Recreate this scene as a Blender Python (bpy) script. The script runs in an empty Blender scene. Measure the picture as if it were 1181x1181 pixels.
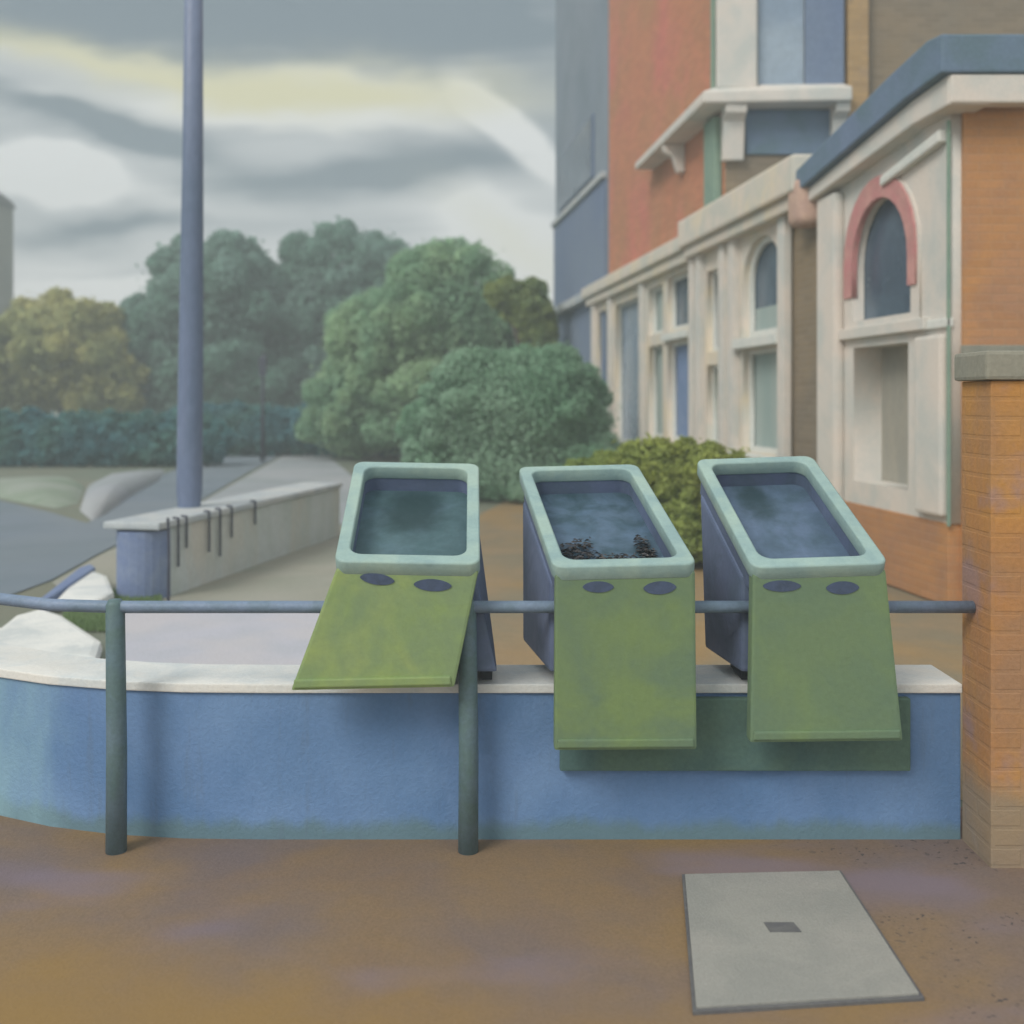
import bpy, bmesh, math, random
from mathutils import Vector, Matrix, noise
random.seed(7)
R = math.radians
S = bpy.context.scene
COL = S.collection
H = 1.8; F = 1200.0; HY = 460.0; CX = 590.5; W = 1181.0

# ---------------------------------------------------------------- camera
cam = bpy.data.cameras.new('camera')
cam.sensor_width = 36; cam.lens = 36 * F / W
cam.shift_y = -(W / 2 - HY) / W
cam.clip_start = 0.05; cam.clip_end = 3000
co = bpy.data.objects.new('camera', cam); COL.objects.link(co)
co.location = (0, 0, H); co.rotation_euler = (R(90), 0, 0)
cam.dof.use_dof = True; cam.dof.focus_distance = 4.3; cam.dof.aperture_fstop = 1.35
S.camera = co
S.view_settings.view_transform = 'Standard'; S.view_settings.look = 'None'
S.view_settings.gamma = 1; S.view_settings.exposure = 0.0
SUN_EL, SUN_AZ = 42, 222          # azimuth clockwise from +Y: behind the camera, to the left

# ---------------------------------------------------------------- sun
sl = bpy.data.lights.new('sun', 'SUN'); sl.energy = 2.3; sl.angle = R(24); sl.color = (1, .95, .87)
so = bpy.data.objects.new('sun', sl); COL.objects.link(so)
d_ = Vector((math.sin(R(SUN_AZ)) * math.cos(R(SUN_EL)), math.cos(R(SUN_AZ)) * math.cos(R(SUN_EL)), math.sin(R(SUN_EL))))
so.rotation_euler = d_.to_track_quat('Z', 'Y').to_euler()

# ---------------------------------------------------------------- node helper
class NT:
    def __init__(s, tree): s.t = tree; tree.nodes.clear()
    def n(s, typ, **k):
        nd = s.t.nodes.new(typ)
        for a, b in k.items(): setattr(nd, a, b)
        return nd
    def put(s, sock, v):
        if hasattr(v, 'is_output') or isinstance(v, bpy.types.NodeSocket): s.t.links.new(v, sock)
        elif isinstance(v, tuple) and len(v) == 3 and sock.type == 'RGBA': sock.default_value = (*v, 1)
        else: sock.default_value = v
    def m(s, op, a, b=0.0, c=0.0, clamp=False):
        nd = s.n('ShaderNodeMath', operation=op); nd.use_clamp = clamp
        for i, v in enumerate((a, b, c)): s.put(nd.inputs[i], v)
        return nd.outputs[0]
    def mix(s, f, a, b):
        nd = s.n('ShaderNodeMix', data_type='RGBA')
        s.put(nd.inputs[0], f); s.put(nd.inputs[6], a); s.put(nd.inputs[7], b)
        return nd.outputs[2]
    def noise(s, vec, scale, detail=3, rough=.55, dist=0):
        nd = s.n('ShaderNodeTexNoise'); s.put(nd.inputs['Vector'], vec)
        nd.inputs['Scale'].default_value = scale; nd.inputs['Detail'].default_value = detail
        nd.inputs['Roughness'].default_value = rough; nd.inputs['Distortion'].default_value = dist
        return nd.outputs[0]
    def ss(s, x, a, b):
        nd = s.n('ShaderNodeMapRange', interpolation_type='SMOOTHSTEP')
        s.put(nd.inputs[0], x); nd.inputs[1].default_value = a; nd.inputs[2].default_value = b
        return nd.outputs[0]
    def scale(s, vec, v):
        nd = s.n('ShaderNodeVectorMath', operation='MULTIPLY'); s.put(nd.inputs[0], vec); nd.inputs[1].default_value = v
        return nd.outputs[0]

# ---------------------------------------------------------------- world: overcast sky with layered cloud
wd = bpy.data.worlds.new('World'); S.world = wd; wd.use_nodes = True
t = NT(wd.node_tree)
sky = t.n('ShaderNodeTexSky', sky_type='NISHITA'); sky.sun_disc = False
sky.sun_elevation = R(SUN_EL); sky.sun_rotation = R(SUN_AZ); sky.air_density = 1.2; sky.dust_density = 2
tc = t.n('ShaderNodeTexCoord'); sep = t.n('ShaderNodeSeparateXYZ'); t.put(sep.inputs[0], tc.outputs['Generated'])
X, Y, Z = sep.outputs
yy = t.m('MAXIMUM', t.m('ABSOLUTE', Y), .12)
# warp the directions a little so the bands have soft wandering edges
cv = t.n('ShaderNodeCombineXYZ'); u0 = t.m('DIVIDE', X, yy); v0 = t.m('DIVIDE', Z, yy)
t.put(cv.inputs[0], u0); t.put(cv.inputs[1], v0)
w1 = t.m('SUBTRACT', t.noise(cv.outputs[0], 4.5, 3), .5); w2 = t.m('SUBTRACT', t.noise(t.scale(cv.outputs[0], (2.5, 6, 1)), 2.2, 3), .5)
u = t.m('MULTIPLY_ADD', w1, .10, u0); v = t.m('MULTIPLY_ADD', w2, .06, v0)
def gs(px, py, sx, sy, slope=0.0):
    uc, vc = (px - CX) / F, (HY - py) / F
    a = t.m('DIVIDE', t.m('SUBTRACT', u, uc), sx / F)
    dv = t.m('SUBTRACT', t.m('SUBTRACT', v, vc), t.m('MULTIPLY', t.m('SUBTRACT', u, uc), slope))
    b = t.m('DIVIDE', dv, sy / F)
    q = t.m('ADD', t.m('MULTIPLY', a, a), t.m('MULTIPLY', b, b))
    return t.m('EXPONENT', t.m('MULTIPLY', q, -1.0))
def addm(*a):
    r = a[0]
    for b in a[1:]: r = t.m('ADD', r, b)
    return r
streak = t.noise(t.scale(cv.outputs[0], (1.6, 11, 1)), 2.0, 4, .5, .8)
lo = t.ss(v, .36, .20)
bright = addm(t.m('MULTIPLY', lo, .62), t.m('MULTIPLY', t.m('SUBTRACT', streak, .5), 1.0),
    t.m('MULTIPLY', t.ss(gs(60, 200, 100, 42, -.12), .25, .75), 1.15), t.m('MULTIPLY', t.ss(gs(110, 92, 210, 34, -.18), .2, .7), .6),
    t.m('MULTIPLY', t.ss(gs(400, 118, 200, 40, -.05), .25, .75), .75), t.m('MULTIPLY', t.ss(gs(590, 150, 75, 34, -.75), .2, .7), 1.0), t.m('MULTIPLY', gs(380, 20, 300, 40, -.05), -.5),
    t.m('MULTIPLY', gs(590, 285, 75, 45, -.5), 1.7), t.m('MULTIPLY', gs(120, 335, 140, 34), .8), t.m('MULTIPLY', gs(180, 225, 60, 14, -.2), .35),
    t.m('MULTIPLY', gs(150, 150, 120, 20, -.3), -1.0), t.m('MULTIPLY', gs(450, 200, 190, 24, .08), -.85),
    t.m('MULTIPLY', gs(120, 264, 150, 13, .05), -.8), t.m('MULTIPLY', gs(150, 308, 90, 10, .03), -.4))
bright = t.m('MULTIPLY_ADD', bright, .85, .08, clamp=True)
cream = t.m('ADD', t.m('MULTIPLY', gs(120, 72, 190, 19, -.22), .85), t.m('MULTIPLY', gs(400, 105, 190, 26, -.02), 1.0))
cream = t.m('ADD', cream, t.m('MULTIPLY', gs(590, 280, 80, 30, -.6), .3), clamp=True)
cc = t.mix(bright, (.225, .285, .325), (.88, .90, .885))
cc = t.mix(cream, cc, (.80, .77, .50))
amt = t.n('ShaderNodeVectorMath', operation='SCALE'); t.put(amt.inputs[0], cc); amt.inputs['Scale'].default_value = 10.0
# the cloud cover over and behind the camera is a brighter, even layer
up = t.m('MAXIMUM', t.ss(Z, .42, .75), t.ss(Y, .1, -.3))
c2 = t.mix(up, amt.outputs[0], (9.8, 10.2, 10.2))
fin = t.mix(.93, sky.outputs[0], c2)
bg = t.n('ShaderNodeBackground'); t.put(bg.inputs[0], fin); bg.inputs[1].default_value = .1
ow = t.n('ShaderNodeOutputWorld'); t.put(ow.inputs[0], bg.outputs[0])

# ---------------------------------------------------------------- materials
def P(px, py, d): return Vector(((px - CX) / F * d, d, H + (HY - py) / F * d))
MATS = {}
def mat(name, c1, c2=None, c3=None, scale=3.0, rough=.8, fine=40, bump=.15, stretch=(1, 1, 1), spec=.3, fineamt=.25, bumpd=.01, extra=None):
    if name in MATS: return MATS[name]
    c2 = c2 or tuple(x * .8 for x in c1); c3 = c3 or c1
    m = bpy.data.materials.new(name); m.use_nodes = True; t = NT(m.node_tree)
    tc = t.n('ShaderNodeTexCoord'); vec = t.scale(tc.outputs['Object'], stretch)
    a = t.ss(t.noise(vec, scale, 5, .6, .6), .35, .65)
    off = t.n('ShaderNodeVectorMath', operation='ADD'); t.put(off.inputs[0], vec); off.inputs[1].default_value = (17, 5, 9)
    b = t.ss(t.noise(off.outputs[0], scale * .6, 4, .6, .4), .42, .68)
    c = t.mix(a, c1, c2); c = t.mix(t.m('MULTIPLY', b, .8), c, c3)
    f = t.noise(vec, fine, 3, .65)
    k = t.m('MULTIPLY_ADD', t.m('SUBTRACT', f, .5), fineamt * 2, 1.0)
    sc = t.n('ShaderNodeVectorMath', operation='SCALE'); t.put(sc.inputs[0], c); t.put(sc.inputs['Scale'], k)
    col = sc.outputs[0]; hgt = f
    if extra: col, hgt = extra(t, tc.outputs['Object'], col, f)
    p = t.n('ShaderNodeBsdfPrincipled'); t.put(p.inputs['Base Color'], col)
    rr = t.m('MULTIPLY_ADD', a, .12, rough - .06); t.put(p.inputs['Roughness'], rr)
    p.inputs['Specular IOR Level'].default_value = spec
    bn = t.n('ShaderNodeBump'); bn.inputs['Strength'].default_value = bump; bn.inputs['Distance'].default_value = bumpd
    t.put(bn.inputs['Height'], hgt); t.put(p.inputs['Normal'], bn.outputs[0])
    o = t.n('ShaderNodeOutputMaterial'); t.put(o.inputs[0], p.outputs[0])
    MATS[name] = m; return m

def brick_extra(mortar, amount=.5, bw=.225, bh=.075, flat=False, vary=.1):
    def f(t, oc, col, fine):
        s = t.n('ShaderNodeSeparateXYZ'); t.put(s.inputs[0], oc); c = t.n('ShaderNodeCombineXYZ')
        if flat: t.put(c.inputs[0], s.outputs[0]); t.put(c.inputs[1], s.outputs[1])
        else: t.put(c.inputs[0], t.m('ADD', s.outputs[0], s.outputs[1])); t.put(c.inputs[1], s.outputs[2])
        b = t.n('ShaderNodeTexBrick'); t.put(b.inputs['Vector'], c.outputs[0]); b.inputs['Scale'].default_value = 1
        b.inputs['Brick Width'].default_value = bw; b.inputs['Row Height'].default_value = bh
        b.inputs['Mortar Size'].default_value = .010; b.inputs['Mortar Smooth'].default_value = .4
        b.inputs['Color1'].default_value = (1 - vary, 1 - vary, 1 - vary, 1); b.inputs['Color2'].default_value = (1 + vary, 1 + vary, 1 + vary, 1); b.inputs['Mortar'].default_value = (1, 1, 1, 1)
        mm = t.n('ShaderNodeVectorMath', operation='MULTIPLY'); t.put(mm.inputs[0], col); t.put(mm.inputs[1], b.outputs['Color'])
        c1 = t.mix(t.m('MULTIPLY', b.outputs['Fac'], amount), mm.outputs[0], mortar)
        return c1, t.m('SUBTRACT', fine, t.m('MULTIPLY', b.outputs['Fac'], .8))
    return f
def wall_extra(t, oc, col, fine):      # moss and grime creeping up from the foot of the blue wall, cyan wear at the curved end
    s = t.n('ShaderNodeSeparateXYZ'); t.put(s.inputs[0], oc)
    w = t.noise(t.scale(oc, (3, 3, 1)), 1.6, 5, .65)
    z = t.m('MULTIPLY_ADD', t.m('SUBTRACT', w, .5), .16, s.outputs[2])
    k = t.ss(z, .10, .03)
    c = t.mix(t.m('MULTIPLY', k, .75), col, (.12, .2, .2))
    drip = t.ss(t.noise(t.scale(oc, (1, 1, .12)), 14, 4, .7), .56, .72)
    c = t.mix(t.m('MULTIPLY', drip, .28), c, (.12, .17, .24))
    xx = t.ss(t.m('MULTIPLY_ADD', t.m('SUBTRACT', w, .5), .8, s.outputs[0]), -1.75, -2.4)
    c = t.mix(t.m('MULTIPLY', xx, .7), c, (.26, .43, .50))
    return c, fine

def pier_extra(t, oc, col, fine):
    c, h = brick_extra((.33, .22, .13), .10, vary=.04)(t, oc, col, fine)
    c = t.mix(t.m('MULTIPLY', t.ss(t.noise(oc, 2.6, 4, .6), .5, .66), .55), c, (.27, .20, .235))
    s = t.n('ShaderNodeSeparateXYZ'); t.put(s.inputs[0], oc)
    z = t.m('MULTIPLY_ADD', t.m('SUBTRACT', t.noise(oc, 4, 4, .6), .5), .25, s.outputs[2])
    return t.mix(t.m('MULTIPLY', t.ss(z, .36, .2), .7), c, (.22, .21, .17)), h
def pave_extra(t, oc, col, fine):
    c, h = brick_extra((.15, .125, .115), .05, .2, .1, True, .012)(t, oc, col, fine); h = fine
    w = t.ss(t.noise(t.scale(oc, (.8, 1.6, 1)), .9, 3, .5), .52, .66)
    c = t.mix(t.m('MULTIPLY', w, .65), c, (.20, .16, .20))
    s = t.n('ShaderNodeSeparateXYZ'); t.put(s.inputs[0], oc)
    k = t.m('MULTIPLY_ADD', t.m('SUBTRACT', t.noise(oc, 1.6, 4, .6), .5), 1.0, t.m('MULTIPLY_ADD', s.outputs[0], .12, s.outputs[1]))
    c = t.mix(t.m('MULTIPLY', t.ss(k, 3.4, 2.85), .62), c, (.27, .165, .045))
    sp = t.m('MULTIPLY', t.ss(t.noise(oc, 38, 2, .5), .62, .68), t.m('MULTIPLY', t.ss(s.outputs[0], .9, 1.5), t.ss(t.noise(oc, 3, 2, .5), .45, .6)))
    return t.mix(t.m('MULTIPLY', sp, .85), c, (.05, .045, .05)), h
M_pave = mat('brown_paving', (.19, .13, .09), (.16, .125, .12), (.26, .165, .06), scale=.9, fine=90, fineamt=.3, bump=.3, rough=.85, extra=pave_extra)
M_slab = mat('concrete_cover', (.30, .295, .27), (.265, .265, .245), (.33, .315, .29), scale=4, fine=120, bump=.4, fineamt=.2)
M_slabframe = mat('dark_iron_rim', (.13, .13, .13), (.10, .10, .11), scale=8)
M_blue = mat('blue_painted_render', (.135, .24, .44), (.105, .205, .385), (.165, .28, .48), scale=1.6, fine=60, bump=.35, fineamt=.13, extra=wall_extra)
M_coping = mat('white_coping_paint', (.70, .71, .69), (.58, .62, .63), (.73, .71, .66), scale=5, fine=70, bump=.3, fineamt=.12)
M_rail = mat('blue_grey_rail_paint', (.16, .22, .32), (.13, .19, .25), (.20, .26, .38), scale=6, fine=60, rough=.5, spec=.4)
M_post = mat('grey_green_post_paint', (.10, .16, .19), (.09, .15, .15), (.13, .19, .25), scale=7, fine=60, rough=.55, spec=.4)
M_green = mat('green_bin_plastic', (.13, .20, .115), (.12, .185, .125), (.175, .25, .09), scale=3.2, fine=50, rough=.55, fineamt=.12, bump=.12)
M_greenb = mat('worn_light_green_plastic', (.22, .31, .12), (.19, .27, .14), (.33, .40, .12), scale=3.6, fine=50, rough=.55, fineamt=.12, bump=.12)
M_greend = mat('grey_green_plastic', (.145, .215, .115), (.125, .195, .125), (.18, .26, .10), scale=3.0, fine=50, rough=.55, fineamt=.12, bump=.12)
M_frame = mat('pale_teal_rim', (.28, .40, .38), (.23, .34, .34), (.33, .44, .38), scale=7, fine=50, rough=.5, fineamt=.12)
M_side = mat('shaded_blue_plastic', (.10, .13, .22), (.085, .12, .18), (.14, .18, .29), scale=4, fine=40, rough=.6, fineamt=.12)  # the shaded look of the bin sides is put into this dark blue
M_pane = mat('smoky_blue_pane', (.08, .13, .19), (.035, .07, .09), (.09, .15, .23), scale=5.5, fine=30, rough=.55, spec=.2, bump=.05)
def pane_shade(pts):  # soft dark patch: shading painted into the pane colour
    def f(t, oc, col, fine):
        w = t.m('MULTIPLY', t.m('SUBTRACT', t.noise(oc, 9, 4, .6), .5), .10); k = 0.0
        for (px, py, d, r0, sx) in pts:
            c = P(px, py, d); v = t.n('ShaderNodeVectorMath', operation='SUBTRACT'); t.put(v.inputs[0], oc); v.inputs[1].default_value = c
            ln = t.n('ShaderNodeVectorMath', operation='LENGTH'); t.put(ln.inputs[0], t.scale(v.outputs[0], (sx, .55, .55)))
            k = t.m('MAXIMUM', t.ss(t.m('ADD', ln.outputs['Value'], w), r0, r0 * .35), k)
        return t.mix(t.m('MULTIPLY', k, .85), col, (.018, .04, .045)), fine
    return f
M_paneh = mat('shaded_blue_pane', (.08, .125, .19), (.06, .10, .14), (.11, .16, .25), scale=5.5, fine=30, rough=.55, spec=.2, bump=.05, extra=pane_shade([(868, 590, 4.7, .13, 1.0)]))
M_paneg = mat('dark_teal_pane', (.075, .135, .155), (.06, .115, .13), (.10, .165, .21), scale=6.5, fine=30, rough=.55, spec=.2, bump=.05, extra=pane_shade([(478, 598, 4.6, .16, .8)]))
M_slotd = mat('dark_teal_recess', (.018, .035, .042), (.03, .055, .06), scale=6)
M_slot = mat('dark_blue_slot', (.06, .085, .15), (.05, .07, .11), scale=20)
M_binshade = mat('bin_shade_green', (.085, .155, .135), (.07, .135, .13), (.10, .17, .12), scale=4, fine=50)
M_foot = mat('black_rubber', (.04, .045, .055), scale=10)
M_leafl = mat('dead_leaf_litter', (.05, .05, .055), (.10, .09, .08), (.03, .035, .05), scale=60)
M_pole = mat('slate_blue_pole_paint', (.14, .18, .28), (.12, .165, .25), (.18, .22, .33), scale=2.5, fine=30, rough=.5, stretch=(1, 1, .3))
M_road = mat('blue_grey_asphalt', (.17, .205, .25), (.15, .19, .22), (.19, .22, .25), scale=.5, fine=60, bump=.4)
M_lilac = mat('pale_lilac_paving', (.47, .47, .53), (.43, .44, .49), (.50, .48, .50), scale=1.5, fine=60)
M_island = mat('white_kerb_paint', (.74, .74, .71), (.55, .58, .58), scale=3, fine=60)
M_kerbb = mat('blue_kerb_paint', (.16, .21, .36), (.20, .26, .38), scale=3)
M_verge = mat('pale_dry_grass', (.27, .31, .25), (.22, .28, .21), (.33, .36, .32), scale=.9, fine=30, bump=.6, bumpd=.05)
M_path = mat('pale_grey_path', (.31, .33, .36), (.27, .30, .31), (.36, .37, .38), scale=.5, fine=40)
M_beige = mat('beige_gravel', (.31, .30, .25), (.27, .28, .23), (.34, .33, .29), scale=.8, fine=50, bump=.4)
M_ground = mat('grey_green_ground', (.16, .18, .14), (.14, .17, .13), (.20, .19, .14), scale=.25, fine=25, bump=.4)
M_yard = mat('brown_yard_paving', (.27, .195, .115), (.21, .18, .12), (.31, .20, .085), scale=.8, fine=60, extra=brick_extra((.18, .15, .11), .1, .2, .1, True, .03))
M_gwall = mat('grey_render', (.52, .56, .56), (.46, .51, .49), (.56, .52, .45), scale=1.8, fine=40, stretch=(1, 1, .4))
M_gblue = mat('blue_washed_render', (.16, .21, .35), (.22, .27, .38), scale=4)
M_cap = mat('pale_grey_coping', (.46, .49, .50), (.38, .42, .45), (.52, .52, .50), scale=3)
M_iron = mat('black_iron', (.045, .05, .07), (.07, .075, .11), scale=14, rough=.6)
M_brick = mat('orange_brick', (.44, .22, .10), (.36, .195, .115), (.49, .235, .08), scale=1.4, fine=50, fineamt=.18, bump=.3, extra=brick_extra((.36, .25, .16), .25, vary=.06))
M_brickp = mat('salmon_brick', (.52, .20, .105), (.44, .205, .105), (.60, .17, .14), scale=.7, fine=50, fineamt=.15, bump=.4, extra=brick_extra((.33, .25, .2), .35))
M_brickb = mat('brown_brick', (.23, .18, .125), (.20, .17, .13), (.26, .19, .11), scale=.8, fine=50, fineamt=.15, bump=.4, extra=brick_extra((.25, .21, .17), .35))
M_pier = mat('rusty_orange_brick', (.42, .20, .07), (.34, .19, .10), (.52, .26, .05), scale=2.2, fine=50, fineamt=.2, bump=.3, extra=pier_extra)
M_stone = mat('grey_green_stone', (.27, .26, .21), (.22, .225, .19), scale=3, fine=50)
M_cream = mat('cream_stucco', (.66, .58, .50), (.54, .53, .47), (.70, .60, .44), scale=2.2, fine=40, fineamt=.12)
M_white = mat('white_plaster', (.63, .59, .54), (.52, .53, .50), (.68, .60, .53), scale=2.0, fine=40, fineamt=.12)
M_trim = mat('white_timber_paint', (.66, .66, .62), (.58, .61, .58), scale=5)
M_gtrim = mat('faded_green_paint', (.22, .31, .24), (.18, .27, .22), scale=5)
M_pink = mat('pink_arch_brick', (.52, .22, .22), (.46, .24, .22), (.56, .30, .27), scale=6, fine=40)
M_peach = mat('peach_stone', (.52, .36, .28), (.46, .31, .26), scale=5)
M_tan = mat('tan_brick', (.38, .25, .12), (.33, .23, .14), scale=3, extra=brick_extra((.3, .24, .16), .35))
M_glass = mat('dark_blue_window_glass', (.07, .105, .15), (.05, .08, .12), (.10, .15, .20), scale=1.5, rough=.22, spec=.5, bump=.03, fine=8)
M_glassl = mat('pale_blue_window_glass', (.26, .33, .42), (.22, .29, .38), (.32, .39, .46), scale=1.3, rough=.25, spec=.5, bump=.03, fine=8)
M_blind = mat('pale_teal_blind', (.30, .38, .36), (.36, .42, .40), (.27, .36, .35), scale=2, rough=.4, stretch=(3, 3, .4))
M_glassb = mat('bright_blue_blind', (.17, .25, .44), (.15, .23, .40), scale=3, rough=.4)
M_slate = mat('blue_slate', (.13, .19, .27), (.11, .17, .21), (.15, .20, .31), scale=2, fine=30, rough=.6)
M_greyb = mat('blue_grey_cladding', (.21, .255, .31), (.18, .225, .27), (.24, .28, .33), scale=.6, fine=20)
M_greyd = mat('blue_cladding', (.16, .205, .30), (.18, .23, .31), (.14, .19, .30), scale=.6, fine=20)
M_tower = mat('grey_olive_concrete', (.20, .20, .16), (.17, .18, .15), scale=.4)
M_towerc = mat('dark_roof_felt', (.07, .075, .07), scale=.5)
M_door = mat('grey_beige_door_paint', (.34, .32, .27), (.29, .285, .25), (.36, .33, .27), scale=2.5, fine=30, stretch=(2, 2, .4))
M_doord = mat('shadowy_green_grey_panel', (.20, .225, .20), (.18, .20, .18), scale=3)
M_bark = mat('bark', (.10, .085, .07), (.07, .065, .055), scale=4, stretch=(1, 1, .3))

def leafmat(name, c1, c2):
    m = bpy.data.materials.new(name); m.use_nodes = True; t = NT(m.node_tree)
    tc = t.n('ShaderNodeTexCoord'); a = t.ss(t.noise(tc.outputs['Object'], .55, 3, .6), .38, .62)
    g = t.n('ShaderNodeNewGeometry'); c = t.mix(a, c1, c2)
    k = t.m('MULTIPLY_ADD', g.outputs['Random Per Island'], .5, .75)
    sc = t.n('ShaderNodeVectorMath', operation='SCALE'); t.put(sc.inputs[0], c); t.put(sc.inputs['Scale'], k)
    d1 = t.n('ShaderNodeBsdfDiffuse'); t.put(d1.inputs[0], sc.outputs[0])
    d2 = t.n('ShaderNodeBsdfTranslucent'); t.put(d2.inputs[0], sc.outputs[0])
    mx = t.n('ShaderNodeMixShader'); mx.inputs[0].default_value = .5; t.put(mx.inputs[1], d1.outputs[0]); t.put(mx.inputs[2], d2.outputs[0])
    o = t.n('ShaderNodeOutputMaterial'); t.put(o.inputs[0], mx.outputs[0]); return m

# ---------------------------------------------------------------- object helpers
def link(name, me, m, parent=None, smooth=False):
    if m is not None and not me.materials: me.materials.append(m)
    o = bpy.data.objects.new(name, me); COL.objects.link(o)
    if parent is not None: o.parent = parent; o.matrix_parent_inverse = Matrix.Translation(-parent.location)
    if smooth:
        for p in me.polygons: p.use_smooth = True
    return o
def tag(o, label=None, cat=None, group=None, kind=None):
    if label: o['label'] = label
    if cat: o['category'] = cat
    if group: o['group'] = group
    if kind: o['kind'] = kind
    return o
def empty(name, loc, label, cat, group=None):
    o = bpy.data.objects.new(name, None); COL.objects.link(o); o.location = loc; o.empty_display_size = .2
    return tag(o, label, cat, group)
def G(px, py, z=0.0):
    d = (H - z) * F / (py - HY); return Vector(((px - CX) / F * d, d, z))
def hexa(bm, pts):       # 8 corners: bottom 4 ccw, top 4 ccw
    vs = [bm.verts.new(p) for p in pts]
    for f in ((3, 2, 1, 0), (4, 5, 6, 7), (0, 1, 5, 4), (1, 2, 6, 5), (2, 3, 7, 6), (3, 0, 4, 7)): bm.faces.new([vs[i] for i in f])
    return vs
def box(bm, x0, x1, y0, y1, z0, z1):
    return hexa(bm, [(x0, y0, z0), (x1, y0, z0), (x1, y1, z0), (x0, y1, z0), (x0, y0, z1), (x1, y0, z1), (x1, y1, z1), (x0, y1, z1)])
def fin(bm, name, m, parent=None, bevel=0.0, smooth=False, seg=2):
    bmesh.ops.recalc_face_normals(bm, faces=bm.faces[:])
    if bevel:
        es = [e for e in bm.edges if len(e.link_faces) == 2 and e.calc_face_angle(0) > R(35)]
        bmesh.ops.bevel(bm, geom=es, offset=bevel, segments=seg, profile=.6, affect='EDGES', clamp_overlap=True)
    me = bpy.data.meshes.new(name); bm.to_mesh(me); bm.free()
    return link(name, me, m, parent, smooth)
def prism(name, pts, z0, z1, m, parent=None, bevel=0.0):
    bm = bmesh.new(); n = len(pts)
    b = [bm.verts.new((p[0], p[1], z0)) for p in pts]; tt = [bm.verts.new((p[0], p[1], z1)) for p in pts]
    bm.faces.new(b[::-1]); bm.faces.new(tt)
    for i in range(n): bm.faces.new((b[i], b[(i + 1) % n], tt[(i + 1) % n], tt[i]))
    return fin(bm, name, m, parent, bevel)
def sheet(name, pts, z, m):
    bm = bmesh.new(); bm.faces.new([bm.verts.new((p[0], p[1], z)) for p in pts])
    bmesh.ops.recalc_face_normals(bm, faces=bm.faces[:])
    if bm.faces[:][0].normal.z < 0: bmesh.ops.reverse_faces(bm, faces=bm.faces[:])
    me = bpy.data.meshes.new(name); bm.to_mesh(me); bm.free(); return tag(link(name, me, m), kind='structure')
def tube(bm, pts, rads, n=12, cap=True):
    rings = []; q = None; last = None
    for i, p in enumerate(pts):
        a = Vector(pts[max(i - 1, 0)]); b = Vector(pts[min(i + 1, len(pts) - 1)]); ax = (b - a).normalized()
        q = ax.to_track_quat('Z', 'Y') if q is None else last.rotation_difference(ax) @ q; last = ax; r = rads[i] if isinstance(rads, (list, tuple)) else rads
        rings.append([bm.verts.new(Vector(p) + q @ Vector((r * math.cos(2 * math.pi * k / n), r * math.sin(2 * math.pi * k / n), 0))) for k in range(n)])
    for a, b in zip(rings, rings[1:]):
        for k in range(n): bm.faces.new((a[k], a[(k + 1) % n], b[(k + 1) % n], b[k]))
    if cap: bm.faces.new(rings[0][::-1]); bm.faces.new(rings[-1])
def panel(name, outline, holes, th, mtx, m, parent=None, bevel=0.0):   # flat plate with real openings
    cu = bpy.data.curves.new(name, 'CURVE'); cu.dimensions = '2D'; cu.fill_mode = 'BOTH'; cu.extrude = th / 2
    if bevel: cu.bevel_depth = bevel; cu.bevel_resolution = 1; cu.offset = -bevel
    for poly in [outline] + holes:
        sp = cu.splines.new('POLY'); sp.points.add(len(poly) - 1); sp.use_cyclic_u = True
        for i, (a, b) in enumerate(poly): sp.points[i].co = (a, b, 0, 1)
    tmp = bpy.data.objects.new('tmp', cu); COL.objects.link(tmp); bpy.context.view_layer.update()
    me = bpy.data.meshes.new_from_object(tmp.evaluated_get(bpy.context.evaluated_depsgraph_get()))
    bpy.data.objects.remove(tmp); me.name = name; me.transform(mtx); me.materials.clear()
    return link(name, me, m, parent)
def rrect(x0, x1, y0, y1, r, n=5):
    out = []
    for cx, cy, a0 in ((x1 - r, y0 + r, -90), (x1 - r, y1 - r, 0), (x0 + r, y1 - r, 90), (x0 + r, y0 + r, 180)):
        for k in range(n + 1):
            a = R(a0 + 90 * k / n); out.append((cx + r * math.cos(a), cy + r * math.sin(a)))
    return out
def arch(x0, x1, z0, zs, zt, n=14):
    cx = (x0 + x1) / 2; r = (x1 - x0) / 2
    return [(x0, z0), (x1, z0)] + [(cx + r * math.cos(math.pi * k / n), zs + (zt - zs) * math.sin(math.pi * k / n)) for k in range(n + 1)]
def rect(x0, x1, z0, z1): return [(x0, z0), (x1, z0), (x1, z1), (x0, z1)]

# ================================================================ SETTING
bm = bmesh.new(); bm.faces.new([bm.verts.new(p) for p in ((-900, -60, -.016), (900, -60, -.016), (900, 1500, -.016), (-900, 1500, -.016))])
tag(fin(bm, 'ground', M_ground), kind='structure')
sheet('pavement', [(-14, -6), (14, -6), (14, 4.6), (-2.3, 4.6), (-3.05, 5.1), (-4.1, 6.1), (-5.1, 7.2), (-14, 7.2)], -.004, M_pave)
sheet('yard_paving', [(-.9, 4.7), (14, 4.7), (14, 26), (1.2, 26), (-.9, 14)], -.012, M_yard)
sheet('road', [G(a, b) for a, b in ((-420, 548), (-200, 560), (0, 577), (60, 591), (100, 603), (122, 592), (150, 570), (185, 548), (250, 524), (318, 508), (345, 514), (285, 545), (222, 582), (170, 610), (110, 640), (60, 668), (0, 690), (-420, 800))], -.004, M_road)
sheet('footpath', [G(a, b) for a, b in ((170, 612), (224, 583), (290, 546), (345, 515), (372, 520), (420, 560), (420, 600), (170, 640))], -.008, M_path)
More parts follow.
